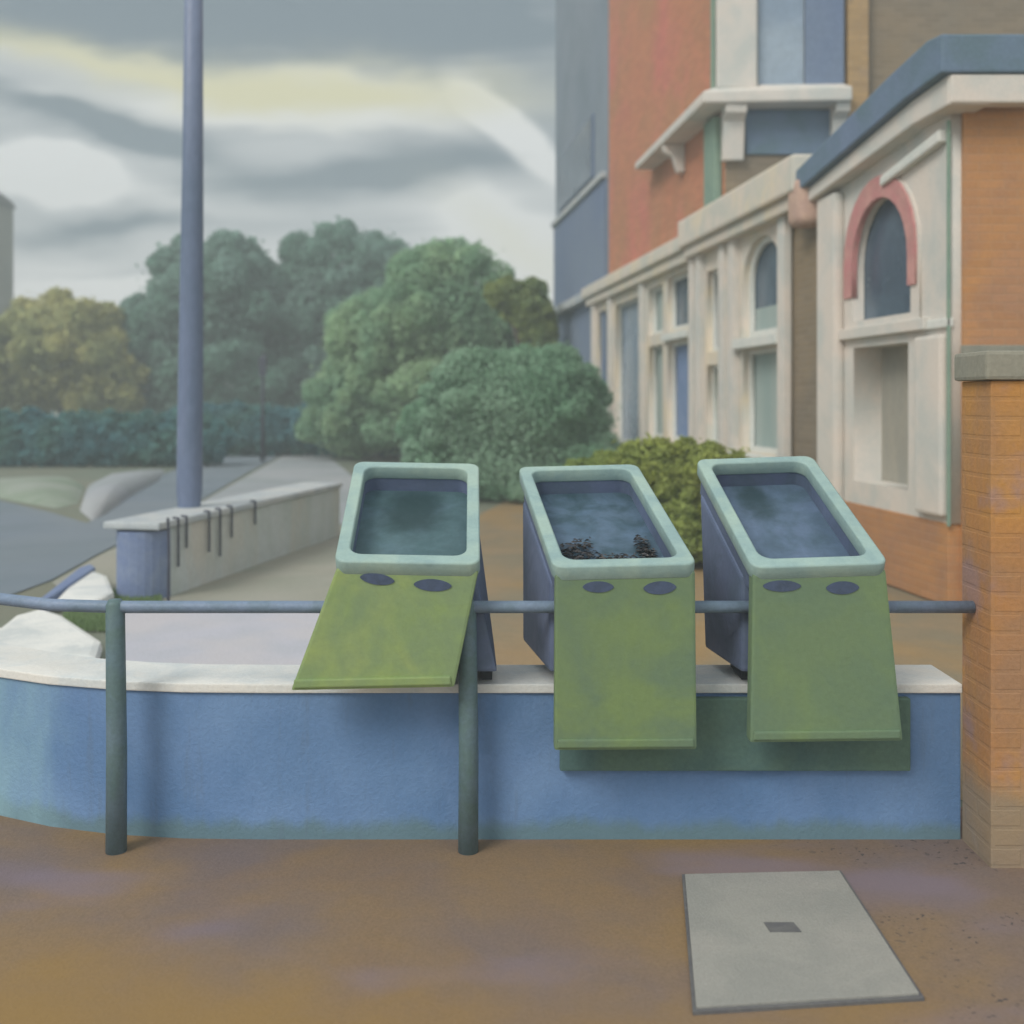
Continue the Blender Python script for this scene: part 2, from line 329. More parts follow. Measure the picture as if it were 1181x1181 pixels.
sheet('gravel_verge', [G(a, b) for a, b in ((60, 670), (112, 641), (172, 611), (172, 641), (420, 601), (430, 705), (100, 705), (85, 690))], -.012, M_beige)
sheet('pale_paving', [G(a, b) for a, b in ((128, 792), (136, 706), (430, 704), (470, 712), (440, 792))], -.004, M_lilac)
# low banks of pale grass on the far side of the road
def bank(name, pts, h, m):
    bm = bmesh.new(); c = sum((Vector((p[0], p[1], 0)) for p in pts), Vector()) / len(pts); n = len(pts); prev = None; st = 7
    for k in range(st + 1):
        s_ = k / st; zz = h * math.sin(s_ * math.pi / 2) ** .8; ring = []
        for p in pts:
            q = Vector((p[0], p[1], 0)).lerp(c, s_ ** 1.3 * .97); q.z = zz - .01 + (.05 * h * noise.noise(q * 1.7) if k else 0); ring.append(bm.verts.new(q))
        if prev:
            for i in range(n): bm.faces.new((prev[i], prev[(i + 1) % n], ring[(i + 1) % n], ring[i]))
        prev = ring
    bm.faces.new(prev); o = fin(bm, name, m, smooth=True); return tag(o, kind='structure')
bank('grass_bank', [G(a, b) for a, b in ((92, 588), (100, 563), (125, 551), (160, 546), (190, 543), (184, 553), (150, 572), (120, 592), (106, 600))], .24, M_path)
bank('grass_bank', [G(a, b) for a, b in ((-60, 566), (-20, 556), (30, 553), (80, 552), (98, 560), (90, 580), (64, 586), (30, 580), (0, 574))], .2, M_verge)

# ================================================================ INSPECTION COVER
ic = empty('inspection_cover', G(905, 1085), 'pale rectangular inspection cover set in the brown paving near the brick pier', 'manhole cover')
q = [G(790, 1012), G(968, 1008), G(1060, 1150), G(803, 1166)]
c = sum(q, Vector()) / 4
prism('rim', [(c + (p - c) * 1.035)[:2] for p in q], -.03, .006, M_slabframe, ic)
prism('slab', [p[:2] for p in q], -.02, .014, M_slab, ic, bevel=.003)
a, b = G(881, 1069), G(921, 1080); prism('lifting_slot', [(a.x, a.y), (b.x, a.y), (b.x + .01, b.y), (a.x + .005, b.y)], 0, .0165, M_slabframe, ic)

# ================================================================ BLUE WALL with white coping
WF = 4.26
front = [(1.838, WF)] + [(x, WF) for x in (1.0, 0, -1.0)] + [(-1.35, WF + .01), (-1.65, WF + .05), (-1.95, WF + .13), (-2.25, WF + .26), (-2.6, WF + .46), (-3.0, WF + .75), (-3.5, WF + 1.2), (-4.2, WF + 1.9), (-5.2, WF + 3.0)]
def offs(line, o):
    out = []
    for i, p in enumerate(line):
        a = Vector(line[max(i - 1, 0)]); b = Vector(line[min(i + 1, len(line) - 1)]); tn = (b - a).normalized(); nr = Vector((tn.y, -tn.x))
        if nr.y < 0 and i < 4: nr = -nr
        out.append(Vector(p) + nr * o)
    return out
# normals point backwards/inwards: left-turning line has (tn.y,-tn.x)
def ribbon(name, line, o0, o1, z0, z1, m, parent, bevel=0):
    A = offs(line, o0); B = offs(line, o1); bm = bmesh.new(); rings = []
    for a, b in zip(A, B): rings.append([bm.verts.new((a.x, a.y, z0)), bm.verts.new((a.x, a.y, z1)), bm.verts.new((b.x, b.y, z1)), bm.verts.new((b.x, b.y, z0))])
    for r0, r1 in zip(rings, rings[1:]):
        for k in range(4): bm.faces.new((r0[k], r0[(k + 1) % 4], r1[(k + 1) % 4], r1[k]))
    bm.faces.new(rings[0]); bm.faces.new(rings[-1][::-1]); return fin(bm, name, m, parent, bevel)
bw = empty('blue_wall', (-.3, WF, 0), 'low curving blue painted wall with white coping behind the street railing', 'wall')
ribbon('wall_face', front, 0, .27, -.02, .595, M_blue, bw, .006)
ribbon('coping', front, -.015, .30, .598, .636, M_coping, bw, .006)
# the wall carries on behind the pier
# ================================================================ BRICK PIER
pr = empty('brick_pier', (1.84, 4.0, 0), 'orange brick wall end with grey stone cap at the right end of the blue wall', 'wall')
bm = bmesh.new(); box(bm, 1.842, 3.6, 4.0, 4.26, -.02, 1.87); fin(bm, 'brickwork', M_pier, pr, .006)
bm = bmesh.new(); box(bm, 1.815, 3.63, 3.98, 4.28, 1.872, 1.985); fin(bm, 'cap', M_stone, pr, .015)

# ================================================================ STREET RAILING
rl = empty('street_railing', (-.15, 4.15, 0), 'blue grey tubular street railing with two posts in front of the blue wall', 'railing')
rline = [(1.838, 4.15, .97), (0, 4.15, .97), (-1.2, 4.15, .97), (-1.58, 4.15, .97), (-1.85, 4.18, .972), (-2.15, 4.29, .98), (-2.6, 4.53, .98), (-3.1, 4.87, .98)]
bm = bmesh.new(); tube(bm, rline, .025); fin(bm, 'top_rail', M_rail, rl, smooth=True)
for px in (134, 540):
    x = (px - CX) / F * 4.15; bm = bmesh.new()
    for zz, w in ((-.01, .040), (.3, .038), (.98, .036), (1.0, .03)): pass
    tube(bm, [(x, 4.15, -.02), (x + .002, 4.15, .4), (x - .004, 4.15, .98), (x - .004, 4.15, 1.0)], [.041, .040, .037, .025], 14); post = fin(bm, 'post', M_post, rl, smooth=True)
x = -3.05; bm = bmesh.new(); tube(bm, [(x, 4.84, -.02), (x, 4.84, 1.0)], .038, 14); fin(bm, 'post', M_post, rl, smooth=True)

# ================================================================ BINS straddling wall and railing
bm = bmesh.new(); a = P(812, 800, 4.22); b = P(1050, 889, 4.22); a2 = P(640, 865, 4.22)  # dark board added in place of the shade the bins cast on the wall
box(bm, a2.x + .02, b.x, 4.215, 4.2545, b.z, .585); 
mb = tag(fin(bm, 'shade_board', M_binshade, None, .006), 'dark green board standing in for the shade below the two right bins', 'board')
def bin_(label, ft, fb, bk, matb, mpane, slots, extra=None, flare=.01):
    """ft, fb: front panel top/bottom (pxL, pxR, pyL, pyR); bk: rear edge of the sloping lid"""
    D = 4.03
    tl, tr = P(ft[0], ft[2], D), P(ft[1], ft[3], D); bl, br = P(fb[0], fb[2], D - .005), P(fb[1], fb[3], D - .005)
    zt = (tl.z + tr.z) / 2
    root = empty('litter_bin', ((bl.x + br.x) / 2, D, bl.z), label, 'bin', 'green bins hooked over the railing')
    # front panel
    bm = bmesh.new(); th = Vector((0, .07, 0))
    n = 6; rows = []
    hexa(bm, [bl, br, br + th, bl + th, tl, tr, tr + th, tl + th])
    fin(bm, 'front_panel', matb, root, .012)
    # raised rim round the foot of the panel
    bm = bmesh.new(); hexa(bm, [bl + Vector((.012, -.008, .012)), br + Vector((-.012, -.008, .012)), br + Vector((-.012, .01, .012)), bl + Vector((.012, .01, .012)), bl + Vector((.014, -.008, .045)), br + Vector((-.014, -.008, .045)), br + Vector((-.014, .01, .045)), bl + Vector((.014, .01, .045))])
    fin(bm, 'foot_rib', matb, root, .006)
    # sloping lid rim
    wT = tr.x - tl.x; dB = wT * F / (bk[1] - bk[0]) * bk[4]
    kl, kr = P(bk[0], bk[2], dB), P(bk[1], bk[3], dB)
    o = (tl + tr) / 2; o.y = D - .012; mid = (kl + kr) / 2
    ex = (tr - tl).normalized(); ey = (mid - o); L = ey.length; ey.normalize()
    ez = ex.cross(ey).normalized(); mt = Matrix(((ex.x, ey.x, ez.x, o.x), (ex.y, ey.y, ez.y, o.y), (ex.z, ey.z, ez.z, o.z), (0, 0, 0, 1)))
    w = wT / 2; q = .047
    rim = panel('lid_rim', rrect(-w - .006, w + .006, 0, L, .045), [rrect(-w + q, w - q, q + .012, L - q, .05)], .05, mt, M_frame, root, .007)
    up = ez.copy()
    mt2 = mt @ Matrix.Translation((0, 0, -.077))
    panel('inner_wall', rrect(-w + .012, w - .012, .06, L - .012, .04), [rrect(-w + q - .004, w - q + .004, q + .03, L - q + .004, .05)], .10, mt2, M_side, root)
    bm = bmesh.new(); vs = [bm.verts.new(mt @ Vector((a, b, -.095))) for a, b in rrect(-w + q - .03, w - q + .03, q - .02, L - q + .03, .05)]; bm.faces.new(vs)
    r = bmesh.ops.extrude_face_region(bm, geom=bm.faces[:]); bmesh.ops.translate(bm, vec=-up * .012, verts=[e for e in r['geom'] if isinstance(e, bmesh.types.BMVert)])
    pane = fin(bm, 'pane', mpane, root)
    if extra: extra(mt, w, L, pane)
    # body behind the rail, resting on the coping by feet
    y0 = 4.185; f0 = (y0 - o.y) / (mid.y - o.y)
    def at(sx, f, dz): 
        p = o.lerp(mid, f) + ex * (sx * (w - .012)); p.z += dz; return p
    zb = .70
    A = [at(-1, f0, -.125), at(1, f0, -.125), at(1, .985, -.125), at(-1, .985, -.125)]
    B = [Vector((p.x, p.y, zb)) for p in A]
    B[2].y -= .12; B[3].y -= .12; B[1].x += flare; B[2].x += flare
    bm = bmesh.new(); hexa(bm, [*B, *A]); fin(bm, 'hopper', M_side, root, .015)
    for sx in (-1, 1):
        p = (B[0] if sx < 0 else B[1]); x = p.x - sx * .05; bm = bmesh.new(); box(bm, x - .025, x + .025, 4.30, 4.52, .638, zb + .004); fin(bm, 'foot', M_foot, root, .004)
    for (sx, sy, sw, sh, tl_) in slots:
        c = P(sx, sy, D - .004); rw, rh = sw / F * D / 2, sh / F * D / 2; bm = bmesh.new(); vs = []
        for k in range(24):
            a = 2 * math.pi * k / 24; ca, sa = math.cos(a), math.sin(a)
            vs.append(bm.verts.new((c.x + rw * ca, c.y, c.z + rh * math.copysign(abs(sa) ** 1.25, sa) + tl_ * rw * ca)))
        f = bm.faces.new(vs); r = bmesh.ops.extrude_face_region(bm, geom=[f]); bmesh.ops.translate(bm, vec=(0, .01, 0), verts=[e for e in r['geom'] if isinstance(e, bmesh.types.BMVert)])
        fin(bm, 'hand_slot', M_slot, root)
    return root
def litter(mt, w, L, pane):
    bm = bmesh.new(); rnd = random.Random(3)
    for i in range(1500):
        a = rnd.random(); x = -w + .085 + a * (2 * w - .17); base = .09 + rnd.random() ** 1.6 * (.30 if a < .35 else .16)
        if a > .85: base = .09 + rnd.random() * .3
        p = mt @ Vector((x, base, -.092 + rnd.random() * .04)); s = rnd.uniform(.008, .020)
        q = Matrix.Rotation(rnd.random() * 6.28, 3, 'Z') @ Matrix.Rotation(rnd.uniform(-.7, .7), 3, 'X')
        vs = [bm.verts.new(p + q @ Vector(v)) for v in ((-s, 0, 0), (0, -s * .5, s * .2), (s, 0, 0), (0, s * .5, s * .25))]; bm.faces.new(vs)
    o = fin(bm, 'leaf_litter', M_leafl); tag(o, 'dark dead leaves gathered along the lower edge of the middle bin pane', 'leaf litter', kind='stuff')
bin_('leftmost green bin with a yellowish skewed front and square dark teal pane', (388, 552, 655, 658), (335, 524, 797, 793), (411, 551, 539, 541, 1.0), M_greenb, M_paneg, [(435, 668, 40, 13, -.12), (499, 675, 44, 14, -.05)], None, .09)
bin_('middle green bin with leaf litter lying on its smoky pane', (640, 802, 662, 658), (639, 804, 866, 865), (599, 733, 545, 542, 1.0), M_green, M_pane, [(690, 677, 36, 13, .0), (761, 678, 38, 15, .05)], litter)
bin_('rightmost green bin nearest the brick pier with a soft dark shade painted on its pane', (868, 1022, 662, 657), (865, 1042, 857, 855), (803, 934, 536, 532, 1.0), M_greend, M_paneh, [(902, 676, 44, 13, .0), (972, 678, 38, 15, .03)])

# ================================================================ ISLANDS at the road bend
isl = prism('traffic_island', [G(a, b, .12)[:2] for a, b in ((-60, 722), (0, 722), (18, 708), (48, 700), (72, 708), (118, 738), (112, 758), (60, 756), (8, 747), (-60, 745))], -.01, .12, M_island, None, .055)
tag(isl, 'nearer white kerbed traffic island beside the left railing post', 'traffic island', 'white traffic islands at the road bend')
isl = prism('traffic_island', [G(a, b, .10)[:2] for a, b in ((64, 691), (78, 676), (106, 657), (124, 663), (132, 682), (112, 693))], -.01, .10, M_island, None, .045)
tag(isl, 'smaller white traffic island farther off beside a blue kerb', 'traffic island', 'white traffic islands at the road bend')
kb = prism('kerb', [G(a, b, .12)[:2] for a, b in ((44, 692), (52, 692), (110, 654), (104, 650), (92, 654))], -.01, .12, M_kerbb, None, .015); tag(kb, kind='structure')
def grass(name, region, n, hgt, m, label, seed=1):
    rnd = random.Random(seed); bm = bmesh.new(); px0, px1, py0, py1 = region
    for i in range(n):
        p = G(rnd.uniform(px0, px1), rnd.uniform(py0, py1)); a = rnd.random() * 6.28; h = hgt * rnd.uniform(.5, 1.2); w = .008
        d = Vector((math.cos(a), math.sin(a), 0)); l = Vector((rnd.uniform(-.5, .5), rnd.uniform(-.5, .5), 0)) * h
        vs = [bm.verts.new(p - d * w), bm.verts.new(p + d * w), bm.verts.new(p + l + Vector((0, 0, h)))]; bm.faces.new(vs)
    me = bpy.data.meshes.new(name); bm.to_mesh(me); bm.free(); tag(link(name, me, m), label, 'grass', kind='stuff')
L_grass = leafmat('bright_grass', (.24, .34, .17), (.28, .38, .19))
grass('grass', (74, 132, 706, 728), 2600, .035, L_grass, 'tuft of green grass between the white island and the railing post', 2)
grass('grass', (128, 186, 682, 696), 2200, .04, L_grass, 'green grass at the foot of the low grey wall', 3)

# ================================================================ LOW GREY WALL (left, receding)
A0 = Vector(((180 - CX) / F * 9.3, 9.3)); A1 = Vector(((392 - CX) / F * 13.8, 13.8)); dr = (A1 - A0).normalized(); nr = Vector((-dr.y, dr.x))
gw = empty('low_wall', (A0.x, A0.y, 0), 'low grey rendered wall with pale coping running back behind the lamp post', 'wall')
def foot(o0, o1, e0, e1): return [A0 + dr * e0 + nr * o0, A0 + dr * e1 + nr * o0, A0 + dr * e1 + nr * o1, A0 + dr * e0 + nr * o1]
LL = (A1 - A0).length
prism('wall_face', foot(0, .5, .25, LL), -.02, .62, M_gwall, gw, .01)
cc_ = A0 + dr * .25 + nr * .25
prism('rounded_end', [cc_ + (-dr * math.cos(a) * .26 + nr * math.sin(a) * .25) for a in [R(-90 + 180 * k / 12) for k in range(13)]], -.02, .60, M_gblue, gw)
prism('coping', foot(-.03, .53, .0, LL + .03), .622, .69, M_cap, gw, .02)
for k, (e, zl) in enumerate(((.33, .25), (.48, .40), (.92, .30), (1.15, .22), (1.4, .38), (1.95, .45))):
    p0 = A0 + dr * e; bm = bmesh.new(); a = p0 - nr * .034
    tube(bm, [(a.x, a.y, zl), (a.x, a.y, .70)], .012, 6); b = p0 + nr * .02; tube(bm, [(a.x, a.y, .697), (b.x, b.y, .70)], .012, 6)
    fin(bm, 'iron_strap', M_iron, gw)
sp = A0 - nr * .12; bm = bmesh.new(); tube(bm, [(sp.x, sp.y, -.01), (sp.x + .004, sp.y, .4), (sp.x - .004, sp.y, .74)], [.014, .012, .013], 8)
tag(fin(bm, 'iron_stake', M_iron), 'thin black iron stake standing at the blue rounded end of the low grey wall', 'stake')

# ================================================================ LAMP POSTS
x = (219 - CX) / F * 10.7
lp = empty('lamp_post', (x, 10.7, 0), 'tall thick slate blue lamp post rising behind the low grey wall', 'lamp post')
bm = bmesh.new(); tube(bm, [(x, 10.7, 0), (x - .01, 10.7, .62), (x - .005, 10.7, .85), (x + .01, 10.7, 2.2), (x + .03, 10.7, 4.2), (x + .05, 10.7, 8.2)], [.09, .105, .13, .125, .105, .075], 20); fin(bm, 'column', M_pole, lp, smooth=True)
bm = bmesh.new(); tube(bm, [(x + .05, 10.7, 8.15), (x + .1, 10.7, 8.5), (x + .5, 10.6, 8.7), (x + .9, 10.5, 8.72)], [.05, .04, .035, .035], 12); fin(bm, 'bracket_arm', M_pole, lp, smooth=True)
bm = bmesh.new(); bmesh.ops.create_uvsphere(bm, u_segments=16, v_segments=8, radius=1, matrix=Matrix.Translation((x + 1.15, 10.45, 8.7)) @ Matrix.Diagonal((.38, .15, .09, 1))); fin(bm, 'lamp_head', M_stone, lp, smooth=True)
x = (303 - CX) / F * 30
l2 = empty('sign_post', (x, 30, 0), 'thin dark post standing far off against the trees', 'post')
bm = bmesh.new(); tube(bm, [(x, 30, 0), (x, 30, 1.6), (x + .02, 30, 3.1)], [.07, .045, .04], 10); fin(bm, 'column', M_iron, l2, smooth=True)
bm = bmesh.new(); box(bm, x - .10, x + .12, 29.92, 29.97, 2.45, 3.0); fin(bm, 'sign_plate', M_iron, l2, .01)

# ================================================================ BRICK HOUSE
X0 = 5.0; SL = .1254
def FP(d, o, z): return Vector((X0 - SL * d - o, d, z))
def fbox(bm, d0, d1, o0, o1, z0, z1):
    return hexa(bm, [FP(d0, o1, z0), FP(d0, o0, z0), FP(d1, o0, z0), FP(d1, o1, z0), FP(d0, o1, z1), FP(d0, o0, z1), FP(d1, o0, z1), FP(d1, o1, z1)])
def fmtx(o):      # curve (u=d, v=z) onto the side facade at outward offset o
    return Matrix(((-SL, 0, -1, X0 - o), (1, 0, 0, 0), (0, 1, 0, 0), (0, 0, 0, 1)))
hs = empty('brick_house', (3.2, 12, 0), 'large old brick house with cream bays and arched windows behind the bins', 'house')
def FB(name, d0, d1, o0, o1, z0, z1, m, parent=hs, bevel=.01):
    bm = bmesh.new(); fbox(bm, d0, d1, o0, o1, z0, z1); return fin(bm, name, m, parent, bevel)
def XB(name, x0, x1, y0, y1, z0, z1, m, parent=hs, bevel=.01):
    bm = bmesh.new(); box(bm, x0, x1, y0, y1, z0, z1); return fin(bm, name, m, parent, bevel)
EY = 15.2
# ground floor walls: side facade with openings
holes = [rect(12.72, 14.05, 1.1, 2.45), arch(12.72, 14.05, 2.62, 3.35, 3.9), rect(15.0, 15.6, 1.1, 2.3), rect(15.0, 15.6, 2.5, 3.7),
         rect(16.45, 17.75, 1.1, 2.75), rect(16.45, 17.75, 2.95, 3.85), rect(18.05, 19.0, 1.1, 2.75), rect(18.05, 19.0, 2.95, 3.8), rect(19.75, 21.7, .9, 3.75), rect(22.3, 23.4, .9, 3.75)]
panel('bay_wall', rect(12.45, 24.0, .9, 4.0), holes, .16, fmtx(.04), M_cream, hs)
FB('brick_strip', 11.56, 12.45, -.3, .08, 0, 4.0, M_brickb)
FB('plinth', 12.45, 24.0, -.3, .14, 0, .9, M_brickb)
FB('inner_wall', 12.4, 24.0, -.45, -.35, 0, 4.0, M_brickb)
def window(d0, d1, z0, z1, glass, shape=None, bars=0, tr=0.0):
    w = panel('window', rect(d0 - .02, d1 + .02, z0 - .02, z1 + .02) if not shape else shape, [rect(d0 + .06, d1 - .06, z0 + .07, z1 - .06)] if not shape else [shape_in], .05, fmtx(.01), M_trim, hs)
    FB('pane', d0, d1, -.07, -.03, z0, z1, glass, w, 0)
    return w
window(15.0, 15.6, 1.1, 2.3, M_gtrim); window(15.0, 15.6, 2.5, 3.7, M_glass)
window(16.45, 17.75, 1.1, 2.75, M_glassb); window(16.45, 17.75, 2.95, 3.85, M_glass)
window(18.05, 19.0, 1.1, 2.75, M_blind); window(18.05, 19.0, 2.95, 3.8, M_blind)
window(19.75, 21.7, .9, 3.75, M_glassl); window(22.3, 23.4, .9, 3.75, M_glassl)
window(12.72, 14.05, 1.1, 2.45, M_blind)
shape_in = arch(12.80, 13.97, 2.70, 3.35, 3.82)
window(12.72, 14.05, 2.62, 3.9, M_glass, arch(12.70, 14.07, 2.60, 3.35, 3.92))
FB('lower_sash', 12.82, 13.95, -.028, -.018, 2.64, 3.0, M_blind, hs, 0)
FB('transom', 12.6, 14.15, .12, .24, 2.47, 2.6, M_trim); FB('transom', 16.4, 17.9, .12, .2, 2.78, 2.9, M_trim)
FB('sill', 12.6, 14.2, .12, .26, .98, 1.08, M_trim); FB('sill', 14.9, 15.7, .12, .22, .98, 1.08, M_trim)
for d in (12.5, 14.3, 14.72, 15.8, 16.15, 19.3, 22.0, 23.7): FB('pilaster', d - .11, d + .11, .12, .21, .9, 3.98, M_white)
# cornices
for a, b, o, z0, z1 in ((11.75, 16.2, .30, 3.98, 4.14), (11.7, 16.25, .38, 4.142, 4.56), (16.25, 24.2, .26, 3.94, 4.12), (16.25, 24.3, .34, 4.122, 4.36)): FB('cornice', a, b, -.35, o, z0, z1, M_cream, hs, .035)
bm = bmesh.new(); fbox(bm, 11.55, 11.95, -.2, .36, 3.74, 4.30); fin(bm, 'corbel', M_peach, hs, .12, True, 4)
# flat roof over the single storey part, before the tall block
XB('flat_roof', 4.2, 12, 9.3, EY - .01, 3.9, 4.1, M_slate)
# tall block
FB('upper_wall', EY, 22.9, -9, 0, 4.36, 15, M_brickp, hs, .02)
c0 = X0 - SL * EY
XB('end_wall', c0 + .02, 13, EY - .06, EY + .1, 0, 15, M_brickb)
XB('corner_column', c0 - .16, c0 + .42, EY - .30, EY - .065, 6.25, 15, M_white, hs, .03)
XB('downpipe', c0 - .22, c0 - .17, EY - .22, EY - .12, 6.25, 15, M_gtrim, hs, .01)
FB('downpipe', 15.25, 15.75, .01, .13, 4.42, 5.95, M_gtrim, hs, .03)
w = XB('upper_window', c0 + .45, c0 + 1.72, EY - .12, EY - .064, 6.3, 15, M_trim, hs)
XB('pane', c0 + .47, c0 + 1.12, EY - .15, EY - .124, 6.34, 14.9, M_glassl, w, 0); XB('pane', c0 + 1.14, c0 + 1.70, EY - .17, EY - .124, 6.34, 14.9, M_greyd, w, 0)
XB('tan_pilaster', c0 + 1.76, c0 + 2.05, EY - .2, EY - .064, 4.2, 15, M_tan)
XB('hood_shade', c0 + .3, c0 + 1.7, EY - .1, EY - .064, 5.35, 6.0, M_slate)  # slate strip standing in for the shade below the hood
# hood over the corner
hood = []
bm = bmesh.new()
pA = [FP(19.1, .35, 6.0), FP(19.1, -.1, 6.0), FP(19.1, -.1, 6.35), FP(19.1, .35, 6.12)]
pB = [Vector((c0 - .38, EY - .45, 6.0)), Vector((c0 + .02, EY, 6.0)), Vector((c0 + .02, EY, 6.4)), Vector((c0 - .38, EY - .45, 6.16))]
pC = [Vector((c0 + 1.72, EY - .5, 6.02)), Vector((c0 + 1.72, EY, 6.02)), Vector((c0 + 1.72, EY, 6.42)), Vector((c0 + 1.72, EY - .5, 6.22))]
rs = [[bm.verts.new(p) for p in ps] for ps in (pA, pB, pC)]
for r0, r1 in zip(rs, rs[1:]):
    for k in range(4): bm.faces.new((r0[k], r0[(k + 1) % 4], r1[(k + 1) % 4], r1[k]))
bm.faces.new(rs[0]); bm.faces.new(rs[-1][::-1]); fin(bm, 'hood', M_white, hs, .03)
def bracket(p, ax, h, w=.16):
    bm = bmesh.new(); ax = Vector(ax); sd = Vector((ax.y, -ax.x, 0)) * w / 2; prof = [(0, 0), (.36, 0), (.34, -.12), (.2, -.2), (.12, -h), (0, -h)]
    a = [bm.verts.new(p + ax * u_ + Vector((0, 0, v_)) + sd) for u_, v_ in prof]; b = [bm.verts.new(p + ax * u_ + Vector((0, 0, v_)) - sd) for u_, v_ in prof]
    bm.faces.new(a); bm.faces.new(b[::-1])
    for i in range(6): bm.faces.new((a[i], b[i], b[(i + 1) % 6], a[(i + 1) % 6]))
    fin(bm, 'bracket', M_white, hs, .01)
bracket(FP(17.2, 0, 5.99), (-1, 0, 0), .45); bracket(Vector((c0 + .1, EY - .06, 6.0)), (0, -1, 0), .75, .3); bracket(Vector((c0 + 1.62, EY - .06, 6.02)), (0, -1, 0), .6, .2)
# porch with arched window
pd0, pd1 = 8.98, 11.55
hp = [arch(9.52, 10.92, 2.55, 3.2, 3.96), rect(9.70, 10.82, .95, 2.33)]
panel('porch_wall', [(pd0, .72), (pd1, .72), (pd1, 4.05), (pd0, 4.42)], hp, .3, fmtx(-.06), M_white, hs)
wn = panel('arched_window', arch(9.46, 11.0, 2.52, 3.2, 4.0), [arch(9.62, 10.80, 2.60, 3.16, 3.79)], .12, fmtx(.05), M_white, hs)
ao = [(a, b) for a, b in arch(9.5, 10.97, 2.85, 3.2, 3.99)]; ai = arch(9.645, 10.785, 2.85, 3.14, 3.775)
panel('arch_ring', [ao[0]] + [ai[0]] + ai[2:][::1] + [ai[1]] + [ao[1]] + ao[2:] if False else ao[1:] + [ao[0], ai[0]] + ai[2:][::-1] + [ai[1]], [], .06, fmtx(.10), M_pink, wn)
FB('pane', 9.5, 10.9, -.06, -.018, 2.5, 3.95, M_glass, wn, 0)
FB('sill', 9.3, 11.05, .08, .16, 2.42, 2.53, M_white); FB('moulding', 8.95, 9.3, .08, .13, 2.42, 2.50, M_trim)
FB('recessed_panel', 9.95, 10.82, -.25, -.2, .72, 2.4, M_door, hs, 0); FB('recessed_panel', 9.62, 9.95, -.25, -.19, .72, 2.4, M_doord, hs, 0)  # the darker panel carries the shade of the recess in its colour
FB('column', 11.03, 11.5, .092, .2, .3, 4.0, M_white, hs, .04); FB('column', 9.0, 9.45, .092, .17, .78, 2.36, M_white, hs, .03)
FB('downpipe', 8.95, 8.975, .1, .13, .7, 4.2, M_gtrim, hs, .01)
FB('plinth', 9.0, 11.55, -.2, .1, 0, .72, M_brick)
XB('front_wall', X0 - SL * 8.95 + .0, 9.5, 8.93, 9.25, 0, 4.35, M_brick)
XB('string_course', X0 - SL * 8.95 - .03, 9.5, 8.89, 8.928, 2.02, 2.26, M_stone)
def roofpiece(name, prof, o0, o1, m, xr=None):
    bm = bmesh.new(); A = [bm.verts.new(FP(d, o1, z)) for d, z in prof]
    B = [bm.verts.new(Vector((xr, d, z)) if xr else FP(d, o0, z)) for d, z in prof]; n = len(prof)
    bm.faces.new(A); bm.faces.new(B[::-1])
    for i in range(n): bm.faces.new((A[i], A[(i + 1) % n], B[(i + 1) % n], B[i]))
    return fin(bm, name, m, hs, .02)
roofpiece('roof', [(11.75, 4.12), (11.75, 4.36), (9.6, 4.76), (8.9, 4.86), (8.66, 4.84), (8.66, 4.52), (9.3, 4.47)], 0, .34, M_slate, xr=9.5)
roofpiece('fascia', [(11.7, 3.98), (11.7, 4.118), (9.3, 4.468), (8.70, 4.515), (8.70, 4.26), (9.3, 4.25)], -.1, .26, M_white)
roofpiece('fascia', [(8.85, 4.272), (8.68, 4.272), (8.68, 4.512), (8.85, 4.512)], 0, .25, M_white, xr=4.45)
roofpiece('raking_moulding', [(10.1, 3.86), (10.1, 3.95), (9.02, 4.14), (9.02, 4.03)], .09, .17, M_trim)

# ================================================================ GREY BUILDING beyond
gb = empty('grey_building', (1.6, 26.5, 0), 'tall blue grey building beyond the salmon brick wall', 'building')
FB('wall', 23.0, 29.9, -8, .0, 0, 16, M_greyb, gb, .02)
FB('lower_wing', 23.1, 29.85, .005, .06, 0, 6.7, M_greyd, gb, .01); FB('ledge', 23.05, 29.9, .003, .14, 6.702, 6.85, M_cap, gb, .02)
w = FB('window', 24.4, 29.0, .003, .05, 7.0, 8.5, M_greyd, gb); FB('pane', 24.5, 28.9, .052, .07, 7.03, 8.45, M_glass, w, 0)
FB('ledge', 23.1, 29.9, .062, .3, 4.1, 4.3, M_cap, gb, .02)

# ================================================================ TOWER BLOCK at the left edge
tb = empty('tower_block', (-31.5, 60, 0), 'plain olive grey tower block at the left edge behind the trees', 'building')
XB('wall', -40, -32.5, 60, 68, 0, 14.2, M_tower, tb, .25)
bm = bmesh.new(); tube(bm, [(-40.2, 64, 14.2), (-32.35, 64, 14.2)], 1.0, 12); 
for v_ in bm.verts: v_.co.y = 64 + (v_.co.y - 64) * 4.1; v_.co.z = 14.2 + max(-.2, (v_.co.z - 14.2)) * .75
fin(bm, 'roof', M_towerc, tb, .15)
for k in range(4):
    for j in range(2): w = XB('window', -39 + j * 3.2, -37.4 + j * 3.2, 59.9, 59.99, 2 + k * 2.8, 3.5 + k * 2.8, M_trim, tb); XB('pane', -38.9 + j * 3.2, -37.5 + j * 3.2, 59.86, 59.898, 2.1 + k * 2.8, 3.4 + k * 2.8, M_glass, w, 0)

